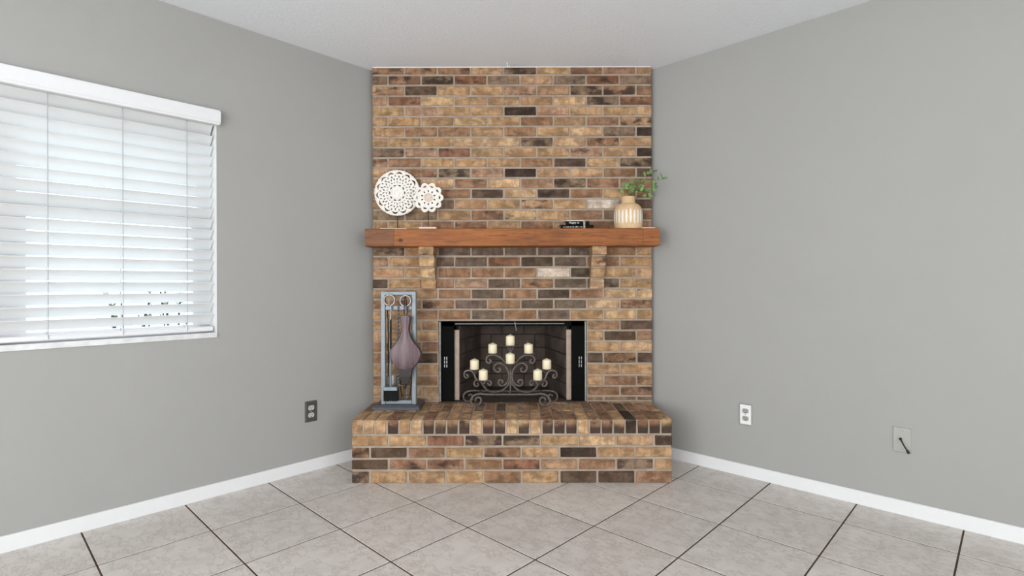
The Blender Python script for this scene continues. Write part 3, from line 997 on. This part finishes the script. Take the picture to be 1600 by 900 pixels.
for (u, v) in leafpts:
    near = min(allst, key=lambda q: (q[1][0] - u) ** 2 + (q[1][1] - v) ** 2)
    Yd = YV + near[1][2] + rnd.uniform(-0.008, 0.008)
    p = c3(u, v, Yd)
    o = bpy.data.objects.new('leaf', lm); COL.objects.link(o); o.parent = greens
    sz = rnd.uniform(0.022, 0.034)
    dirv = (p - near[0]); 
    if dirv.length < 0.004: dirv = Vector((rnd.uniform(-1, 1), rnd.uniform(-.6, .2), rnd.uniform(-.6, 1)))
    dirv = dirv.normalized() + Vector((rnd.uniform(-.4, .4), rnd.uniform(-.5, .2), rnd.uniform(-.3, .4)))
    dirv.normalize()
    side = dirv.cross(Vector((rnd.uniform(-.4, .4), -1, rnd.uniform(0.0, .8)))).normalized()
    nrm = dirv.cross(side).normalized()
    mt = Matrix((dirv, side, nrm)).transposed().to_4x4()
    o.matrix_basis = Matrix.Translation(p - dirv * sz * 0.5 - world_origin(greens)) @ mt @ Matrix.Diagonal((sz, sz * rnd.uniform(.85, 1.1), sz, 1))
sa, sb = at(1001, 353.5, 3.17), at(1022.5, 353.5, 3.17)
tag(MB().box((sa.x, 3.15, MZ1), (sb.x, 3.20, MZ1 + 0.0055), bev=0.001).build('flat_strip', M['pale_base'], origin=((sa.x + sb.x) / 2, 3.175, MZ1)), 'thin pale strip of wood lying on the mantel beside the vase', 'strip')

# ------------------------------------------------------------------ fireplace tool set
YT = 3.125
tb = empty('fireplace_tool_stand', (-0.68, 3.165, HT), 'pewter grey rectangular frame stand for fireplace tools on a dark plinth', 'tool stand')
bz = HT + 0.026
bs = MB()
x0, x1, y0, y1 = -0.818, -0.542, 3.072, 3.268
lo = [(x0, y0), (x1, y0), (x1, y1), (x0, y1)]
ii = 0.012
hi = [(x0 + ii, y0 + ii), (x1 - ii, y0 + ii), (x1 - ii, y1 - ii), (x0 + ii, y1 - ii)]
vs = [(x, y, HT) for x, y in lo] + [(x, y, HT + 0.015) for x, y in lo] + [(x, y, bz) for x, y in hi]
fs = [(3, 2, 1, 0), (8, 9, 10, 11)] + [(i + 4 * q, (i + 1) % 4 + 4 * q, (i + 1) % 4 + 4 * (q + 1), i + 4 * (q + 1)) for i in range(4) for q in (0, 1)]
bs.raw(vs, fs).build('plinth', M['pewter_dark'], tb)
xl0, xl1 = at(595.5, 545, YT).x, at(603, 545, YT).x
xr0, xr1 = at(643.5, 545, YT).x, at(651, 545, YT).x
zt = at(620, 455, YT).z
MB().box((xl0, YT - 0.013, bz - 0.002), (xl1, YT + 0.013, zt), bev=0.004).build('upright', M['pewter'], tb)
MB().box((xr0, YT - 0.013, bz - 0.002), (xr1, YT + 0.013, zt), bev=0.004).build('upright', M['pewter'], tb)
MB().box((xl0 + .003, YT - 0.0125, zt - 0.025), (xr1 - .003, YT + 0.0125, zt - 0.0002), bev=0.004).build('top_rail', M['pewter'], tb)
za = at(620, 477.5, YT).z; zb_ = at(620, 484.5, YT).z
MB().box((xl1 - 0.002, YT - 0.008, zb_), (xr0 + 0.002, YT + 0.008, za), bev=0.003).build('hanging_rail', M['pewter'], tb)
MB().box((xl1 - 0.002, YT - 0.009, bz), (xr0 + 0.002, YT + 0.009, bz + 0.024), bev=0.003).build('bottom_rail', M['pewter'], tb)

def ring_handle(m, px_, py_, Y, rp):
    c = at(px_, py_, Y); rr = rp * Y / F_PX
    pts = [c + Vector((rr * math.sin(a), 0, -rr * math.cos(a))) for a in [0.35 + (2 * math.pi - 0.55) * i / 26 for i in range(27)]]
    m.tube(pts, 0.0052, 7)
    return c, rr
def twist_shaft(m, p0, p1, r, y0f=0.0, y1f=1.0):
    n = 60
    pts = [p0.lerp(p1, i / n) for i in range(n + 1)]
    m.tube(pts, r, 4, twist=0.55)

YB = YT - 0.026
br = empty('hearth_brush', at(609.5, 627, YB), 'black bristled hearth brush with ring handle hanging on the tool stand', 'brush')
m = MB()
c, rr = ring_handle(m, 608.5, 469, YB, 8.3)
m.tube([c + Vector((0.008, 0, -rr)), at(611, 484, YB), at(610.5, 500, YB)], 0.0052, 7)
m.build('ring_handle', M['tool_iron'], br)
m = MB(); twist_shaft(m, at(610.5, 499, YB), at(610.5, 546, YB), 0.0062); m.build('twisted_shaft', M['tool_black'], br)
MB().tube([at(610.5, 545, YB), at(610.5, 604, YB)], 0.0062, 8).build('shaft', M['pewter'], br)
a, b = at(600.5, 610, YB), at(621.5, 604, YB)
MB().box((a.x, YB - 0.018, a.z), (b.x, YB + 0.014, b.z), bev=0.002).build('brush_block', M['pewter'], br)
bm_ = MB()
rnd = random.Random(3)
zb0 = at(610, 626.5, YB).z
for i in range(22):
    for j in range(5):
        x = a.x + (b.x - a.x) * (i + 0.5) / 22; y = YB - 0.015 + 0.026 * (j + .5) / 5
        bm_.tube([(x, y, a.z + 0.002), (x + rnd.uniform(-.003, .003), y + rnd.uniform(-.003, .003), zb0 + rnd.uniform(0, .006))], 0.0032, 4)
bm_.build('bristles', M['bristle'], br)

YS = YT + 0.020
sh = empty('ash_shovel', at(611, 604, YS), 'steel ash shovel hanging behind the hearth brush', 'shovel')
m = MB()
m.tube([at(605.5, 484, YS + .005), at(606.5, 500, YS)], 0.004, 6)
m.tube([at(606.5, 499, YS), at(607, 588, YS)], 0.004, 6)
m.build('shaft', M['tool_black'], sh)
pa, pb = at(600, 604, YS), at(623, 587, YS)
m = MB()
n = 8
vs = []
for i in range(n + 1):
    t = i / n * 2 - 1
    x = (pa.x + pb.x) / 2 + t * (pb.x - pa.x) / 2
    yy = YS + 0.012 - 0.014 * t * t
    for z in (pa.z - 0.02, pb.z):
        vs.append((x, yy, z)); vs.append((x, yy + 0.003, z))
fs = []
for i in range(n):
    q, r2 = i * 4, (i + 1) * 4
    fs += [(q, r2, r2 + 2, q + 2), (q + 1, q + 3, r2 + 3, r2 + 1), (q, q + 1, r2 + 1, r2), (q + 2, r2 + 2, r2 + 3, q + 3)]
fs += [(0, 2, 3, 1), (n * 4, n * 4 + 1, n * 4 + 3, n * 4 + 2)]
m.raw(vs, fs).build('pan', M['tool_iron'], sh)

pk = empty('fire_poker', at(622.5, 626, YT), 'fire poker with a twisted shaft hanging in the middle of the tool stand', 'poker')
m = MB(); twist_shaft(m, at(622.3, 480, YT - .015), at(622.3, 606, YT - .012), 0.0062); m.build('twisted_shaft', M['tool_iron'], pk)
MB().tube([at(622.3, 605, YT - .012), at(622.6, 622, YT - .012), at(622.6, 627, YT - .012)], [0.006, 0.005, 0.0015], 6).build('tip', M['tool_black'], pk)
m = MB(); m.tube([at(622.3, 481, YT - .015), at(622.3, 476, YT - .012), at(622.3, 474.5, YT + 0.002), at(622.3, 477, YT + .010)], 0.004, 6); m.build('hook', M['tool_iron'], pk)

tg = empty('fire_tongs', at(634, 627, YT), 'fire tongs with a ring handle hanging behind the bellows', 'tongs')
m = MB()
c, rr = ring_handle(m, 633.5, 470, YT - 0.026, 8.3)
m.tube([c + Vector((0.006, 0, -rr)), at(635, 485, YT - .018), at(635, 500, YT - .015)], 0.005, 7)
m.build('ring_handle', M['tool_iron'], tg)
m = MB(); twist_shaft(m, at(635, 499, YT - .015), at(635, 624, YT - .016), 0.0058); m.build('arm', M['tool_iron'], tg)
m = MB(); m.tube(catmull([at(635.5, 520, YT + .0), at(641, 560, YT), at(643, 590, YT), at(642, 606, YT), at(640.5, 620, YT)], 5), 0.0045, 6); m.build('arm', M['tool_black'], tg)
m = MB(); m.tube(catmull([at(634, 520, YT + .0), at(629, 560, YT), at(626, 600, YT), at(628, 620, YT)], 5), 0.0042, 6); m.build('arm', M['leather'], tg)

YW = 3.062
bw = empty('fireplace_bellows', at(633, 603, YW), 'plum-brown wooden fireplace bellows hanging by a leather strap', 'bellows')
out = [(493, 4.5), (495.5, 6.6), (499, 7), (505, 6), (512, 5.0), (518, 5.4), (524, 7.2), (530, 9.6), (536, 13.5), (541, 17.8), (546, 21.6), (551, 24), (556, 23.6), (561, 21.6), (567, 18.2), (572, 14.2), (577.5, 10.4)]
def board(yoff, grow, ridge, name, mat, th=0.010):
    vs, fs = [], []
    rows_ = []
    for (yy, hw) in out:
        L_ = at(633 - hw - grow, yy, YW); Rr = at(633 + hw + grow, yy, YW); C_ = at(633 + 0.5, yy, YW)
        row = [L_, L_.lerp(C_, 0.55), C_, C_.lerp(Rr, 0.45), Rr]
        dep = [0, 0.55, 1.0, 0.55, 0]
        rows_.append([Vector((p.x, YW + yoff - ridge * d * min(1, hw / 14), p.z)) for p, d in zip(row, dep)])
    for rw in rows_:
        vs += rw + [Vector((p.x, YW + yoff + th, p.z)) for p in rw]
    n = len(rows_)
    for i in range(n - 1):
        a_, b_ = i * 10, (i + 1) * 10
        for j in range(4):
            fs.append((a_ + j, a_ + j + 1, b_ + j + 1, b_ + j)); fs.append((a_ + 5 + j, b_ + 5 + j, b_ + 6 + j, a_ + 6 + j))
        fs.append((a_, b_, b_ + 5, a_ + 5)); fs.append((a_ + 4, a_ + 9, b_ + 9, b_ + 4))
    fs.append((0, 5, 6, 7, 8, 9, 4, 3, 2, 1)); e = (n - 1) * 10
    fs.append((e, e + 1, e + 2, e + 3, e + 4, e + 9, e + 8, e + 7, e + 6, e + 5))
    return MB().raw(vs, fs).build(name, mat, bw, smooth=True)
board(0.0, 0.0, 0.010, 'front_board', M['bellows_wood'])
board(0.0105, 1.7, 0.0, 'leather_gusset', M['leather'], 0.012)
board(0.023, 0.0, 0.0, 'back_board', M['bellows_wood'], 0.008)
m = MB()
def hexa(y_, hw, d0, d1):
    a_, b_ = at(633 - hw, y_, YW), at(633 + hw, y_, YW)
    return [Vector((a_.x, YW + d0, a_.z)), Vector((b_.x, YW + d0, b_.z)), Vector((b_.x, YW + d1, b_.z)), Vector((a_.x, YW + d1, a_.z))]
sec = [hexa(576.5, 11.2, -0.006, 0.030), hexa(588, 8.4, -0.006, 0.028), hexa(600, 4.6, -0.001, 0.024)]
vs = [p for s in sec for p in s]
m.raw(vs, [(0, 1, 2, 3), (8, 11, 10, 9)] + [(q * 4 + i, q * 4 + (i + 1) % 4, q * 4 + 4 + (i + 1) % 4, q * 4 + 4 + i) for q in (0, 1) for i in range(4)])
m.build('leather_collar', M['leather'], bw)
MB().tube([at(633, 597, YW + .012), at(632.5, 603, YW + .012), at(632, 608, YW + .012)], [0.014, 0.010, 0.007], 10).build('nozzle', M['tool_black'], bw, smooth=True)
MB().tube([at(622.5, 600, YW + .006), at(628, 603.5, YW), at(633.5, 602, YW + .004)], 0.0022, 6).build('cord_end', M['brass'], bw)
MB().tube(catmull([at(632.5, 497, YW - .004), at(631.5, 485, YW + .018), at(632.5, 466, YT - .034), at(633.5, 463.5, YT - .020), at(634.5, 468, YT - .014), at(636.5, 485, YW + .028), at(634.5, 497, YW + .010)], 5), 0.0028, 6).build('hanging_strap', M['leather'], bw)

# ------------------------------------------------------------------ candelabra and candles
YA = 3.262
YFF, YFR = 3.192, 3.325
cb = empty('wrought_iron_candelabra', at(797.3, 632, 3.25), 'bronzed wrought iron scroll candelabra with eight cups standing before the firebox', 'candelabra')
cb.location.z = HT
def K(u, v, Y): return at(720 + u / 6.925, 510 + v / 6.925, Y)
def scroll(pts, Y, r=0.0060, name='scroll', mirror=True, mat='iron', Ye=None):
    for s in ((0, 1) if mirror else (0,)):
        P = []
        for i, (u, v) in enumerate(pts):
            y = Y if Ye is None else Y + (Ye - Y) * i / (len(pts) - 1)
            P.append(K(1074 - u if s else u, v, y))
        MB().tube(catmull(P, 5), r, 7).build(name, M[mat], cb, smooth=True)
scroll([(405, 448), (428, 462), (415, 490), (380, 487), (358, 450), (375, 412), (420, 396), (475, 425), (508, 475), (520, 535), (508, 595), (470, 635), (430, 640), (405, 612), (412, 583), (437, 578), (455, 597), (440, 612)], YA)
scroll([(178, 612), (192, 628), (180, 648), (155, 642), (143, 615), (155, 592), (190, 586), (225, 610), (250, 650), (290, 690), (345, 712), (410, 706), (465, 682), (510, 635), (532, 590)], YA - 0.03, Ye=YA)
scroll([(290, 612), (300, 628), (318, 636), (328, 612), (315, 590), (285, 588), (258, 602), (238, 628)], YA - 0.028)
scroll([(62, 520), (78, 530), (80, 548), (55, 556), (36, 530), (45, 492), (85, 476), (125, 490), (150, 530), (165, 565), (190, 586)], YA, Ye=YA - 0.026)
scroll([(186, 480), (160, 505), (150, 540), (158, 570), (180, 588)], YA - 0.005, r=0.004)
scroll([(305, 358), (325, 368), (322, 388), (295, 395), (275, 365), (290, 325), (345, 308), (400, 320), (445, 350), (480, 390), (522, 415)], YA)
MB().tube([K(537, 275, YA), K(537, 500, YA), K(537, 738, YA)], 0.0055, 8).build('stem', M['iron'], cb, smooth=True)
for du in (-38, 0, 38):
    MB().tube([K(537 + du, 208, YA), K(537 + du * 0.55, 245, YA), K(537, 280, YA)], 0.004, 6).build('cup_support', M['iron'], cb)
MB().tube([K(148, 466, YA), K(150, 500, YA), K(152, 532, YA)], 0.004, 6).build('cup_support', M['iron'], cb)
MB().tube([K(926, 462, YA), K(924, 500, YA), K(922, 532, YA)], 0.004, 6).build('cup_support', M['iron'], cb)
MB().tube([K(537, 400, YA - 0.048), K(537, 430, YA - 0.03), K(537, 470, YA)], 0.004, 6).build('cup_support', M['iron'], cb)
for s in (0, 1):
    f_ = lambda u: 1074 - u if s else u
    # front and rear runners ending in scroll feet
    MB().tube(catmull([K(f_(537), 736, YFF)] + [K(f_(u), v, YFF) for u, v in [(300, 736), (200, 730), (140, 750), (110, 795), (125, 840), (165, 856), (208, 835), (220, 795), (198, 768), (165, 778), (158, 805)]], 5), 0.0062, 7).build('runner_foot', M['iron'], cb, smooth=True)
    MB().tube(catmull([K(f_(537), 700, YFR)] + [K(f_(u), v, YFR) for u, v in [(300, 700), (150, 694), (70, 705), (30, 745), (40, 795), (80, 812), (120, 795), (130, 760), (110, 735), (80, 748)]], 5), 0.0062, 7).build('runner_foot', M['iron'], cb, smooth=True)
    MB().tube([K(f_(230), 733, YFF), K(f_(200), 697, YFR)], 0.005, 6).build('cross_bar', M['iron'], cb)
zb_ = K(537, 738, YFF).z
MB().tube([(K(537, 736, YFF).x, YFF, K(537, 736, YFF).z), (K(537, 738, YA).x, YA, K(537, 738, YA).z + 0.001), (K(537, 700, YFR).x, YFR, K(537, 700, YFR).z)], 0.006, 6).build('cross_bar', M['iron'], cb)

CW = 0.0275
CND = [(535, 203, YA, 0.92, 112, 'ivory pillar candle on the highest cup of the candelabra', 95),
       (345, 288, YA, 0.62, 108, 'ivory pillar candle on the upper arm nearer the bellows', 75),
       (733, 288, YA, 0.62, 108, 'ivory pillar candle with bent wick on the upper arm away from the bellows', 75),
       (535, 398, YA - 0.052, 0.6, 112, 'ivory pillar candle on the front middle cup, below the highest candle', 60),
       (148, 463, YA, 0.6, 112, 'ivory pillar candle at the outer end of the arms, nearest the bellows', 60),
       (930, 459, YA, 0.6, 110, 'ivory pillar candle at the outer end of the arms, farthest from the bellows', 60),
       (243, 577, YA - 0.05, 0.6, 116, 'ivory pillar candle on the lowest cup nearer the bellows', 60),
       (832, 577, YA - 0.05, 0.6, 116, 'ivory pillar candle on the lowest cup away from the bellows', 60)]
for i, (u, v, Y, cr, hh, lab, cw) in enumerate(CND):
    b_ = K(u, v, Y)
    rr = cw / 6.925 * Y / F_PX
    MB().lathe([(0.0, -0.0045), (rr * 0.9, -0.0045), (rr, -0.001), (rr, 0.0012), (rr * 0.9, 0.0), (0.0, 0.0)], b_, 24, cap=False).build('cup', M['iron'], cb, smooth=True)
    cd = empty('pillar_candle', b_, lab, 'candle', 'candles on the candelabra')
    h_ = (hh - 14) / 6.925 * Y / F_PX
    MB().lathe([(0.0, 0.0), (CW * 0.97, 0.0), (CW, 0.002), (CW, h_ - 0.004), (CW * 0.93, h_), (CW * 0.5, h_ + 0.005), (0.006, h_ + 0.0085), (0.0, h_ + 0.0085)], b_, 28, cap=False).build('wax_body', M['wax'], cd, smooth=True)
    bend = -0.012 if i == 2 else random.uniform(-.002, .002)
    MB().tube([b_ + Vector((0, 0, h_ + 0.007)), b_ + Vector((bend * .4, 0, h_ + 0.012)), b_ + Vector((bend, 0, h_ + 0.015))], 0.0013, 5).build('wick', M['wick'], cd)

# ------------------------------------------------------------------ wall plates
def frameR(x, y, z):            # plate on the right wall: local x along the wall, y out of the wall
    return R(x, -y, z)
def frameL(x, y, z):            # plate on the left wall
    return R(y, x, z)
def outlet(fr, xc, zc, label, plate, face, edge, flip):
    o = empty('wall_outlet', fr(xc, 0, zc), label, 'outlet')
    MB().box((xc - 0.036, 0, zc - 0.060), (xc + 0.036, 0.006, zc + 0.060), bev=0.002, frame=fr).build('cover_plate', M[edge], o)
    MB().box((xc - 0.030, 0.004, zc - 0.054), (xc + 0.030, 0.0072, zc + 0.054), bev=0.0015, frame=fr).build('plate_face', M[plate], o)
    for dz in (-0.021, 0.021):
        g = MB(); n = 18
        ring = []
        for i in range(n):
            a = 2 * math.pi * i / n
            ring.append((xc + 0.018 * math.cos(a), max(-0.0135, min(0.0135, 0.018 * math.sin(a))) + zc + dz))
        vs = [fr(x, 0.0085, z) for x, z in ring] + [fr(x, 0.006, z) for x, z in ring]
        g.raw(vs, [tuple(range(n))] + [(i, (i + 1) % n, n + (i + 1) % n, n + i) for i in range(n)])
        rc = g.build('receptacle', M[face], o)
        s = MB()
        for dx, hh in ((-0.0065, 0.0045), (0.0065, 0.0038)):
            s.box((xc + dx - 0.0014, 0.0082, zc + dz + 0.003 - hh), (xc + dx + 0.0014, 0.0089, zc + dz + 0.003 + hh), frame=fr)
        s.box((xc - 0.003, 0.0082, zc + dz - 0.0105), (xc + 0.003, 0.0089, zc + dz - 0.006), frame=fr)
        s.build('socket_slots', M['slot'], rc)
    g = MB().box((xc - 0.003, 0.0065, zc - 0.003), (xc + 0.003, 0.0085, zc + 0.003), bev=0.0008, frame=fr).build('screw', M['steel'], o)
outlet(frameL, -1.637, 0.345, 'dark metal duplex outlet with pale sockets on the wall with the window', 'plate_dark', 'socket_pale', 'plate_dark', 0)
outlet(frameR, 1.862, 0.346, 'white duplex outlet with grey sockets on the windowless wall', 'plate_white', 'socket_grey', 'plate_edge', 0)
cp = empty('cable_wall_plate', frameR(2.571, 0, 0.347), 'wall-coloured cover plate with a short black coax cable stub', 'wall plate')
MB().box((2.571 - 0.035, 0, 0.347 - 0.057), (2.571 + 0.035, 0.006, 0.347 + 0.057), bev=0.002, frame=frameR).build('cover_plate', M['plate_wall'], cp)
for dz in (-0.042, 0.042):
    MB().box((2.569, 0.0055, 0.347 + dz - 0.003), (2.575, 0.0075, 0.347 + dz + 0.003), bev=0.0008, frame=frameR).build('screw', M['socket_grey'], cp)
MB().tube([frameR(2.565, 0.004, 0.352), frameR(2.565, 0.012, 0.352)], 0.006, 10).build('jack', M['slot'], cp)
MB().tube(catmull([frameR(2.565, 0.008, 0.352), frameR(2.570, 0.024, 0.348), frameR(2.583, 0.032, 0.325), frameR(2.594, 0.034, 0.308)], 6), 0.0032, 8).build('cable', M['cable'], cp)
MB().tube([frameR(2.593, 0.034, 0.310), frameR(2.600, 0.034, 0.297)], 0.006, 10).build('connector', M['slot'], cp)

# ceiling hook above the chimney breast
hp = Vector((at(792.5, 95, 3.24).x, 3.24, CEIL))
hk = empty('ceiling_hook', hp, 'small white cup hook screwed into the ceiling over the fireplace', 'hook')
MB().lathe([(0.0, 0.0005), (0.007, 0.0005), (0.007, -0.003), (0.0, -0.003)], hp, 12, cap=False).build('collar', M['hook'], hk)
MB().tube(catmull([hp + Vector((0, 0, -0.002)), hp + Vector((0, 0, -0.014)), hp + Vector((0.004, 0, -0.024)), hp + Vector((0.012, 0, -0.024)), hp + Vector((0.016, 0, -0.014))], 5), 0.0022, 6).build('hook_wire', M['hook'], hk)

# ------------------------------------------------------------------ outside the blind
struct(MB().box((-9.0, -10.0, -0.25), (-0.15, 5.0, -0.15), frame=R).build('ground', M['grass']))
def shrub(c, h, spread, label, seed):
    rnd = random.Random(seed)
    o = empty('shrub', c, label, 'shrub', 'shrubs outside the window')
    st = MB(); lf_ = MB()
    for i in range(9):
        a = rnd.uniform(0, 6.28)
        tip = c + Vector((math.cos(a) * spread * rnd.uniform(.3, 1), math.sin(a) * spread * rnd.uniform(.3, 1), h * rnd.uniform(.7, 1)))
        mid = c.lerp(tip, 0.5) + Vector((0, 0, 0.08))
        path = catmull([c, mid, tip], 4)
        st.tube(path, 0.006, 5)
        for q in range(22):
            p = path[rnd.randint(3, len(path) - 1)]
            d = Vector((rnd.uniform(-1, 1), rnd.uniform(-1, 1), rnd.uniform(-.4, 1))).normalized()
            s = d.cross(Vector((0, 0, 1))).normalized() * 0.014
            L = rnd.uniform(.05, .1)
            lf_.raw([p, p + d * L * .5 + s, p + d * L, p + d * L * .5 - s], [(0, 1, 2, 3)])
    st.build('stems', M['bark'], o); lf_.build('foliage', M['shrub'], o)
shrub(R(-2.16, -2.11, -0.15), 1.22, 0.16, 'leafy shrub outside, seen between the slats behind the middle of the blind', 1)
shrub(R(-1.90, -1.86, -0.15), 1.22, 0.16, 'leafy shrub outside, seen between the slats beside the blind edge facing the fireplace', 2)
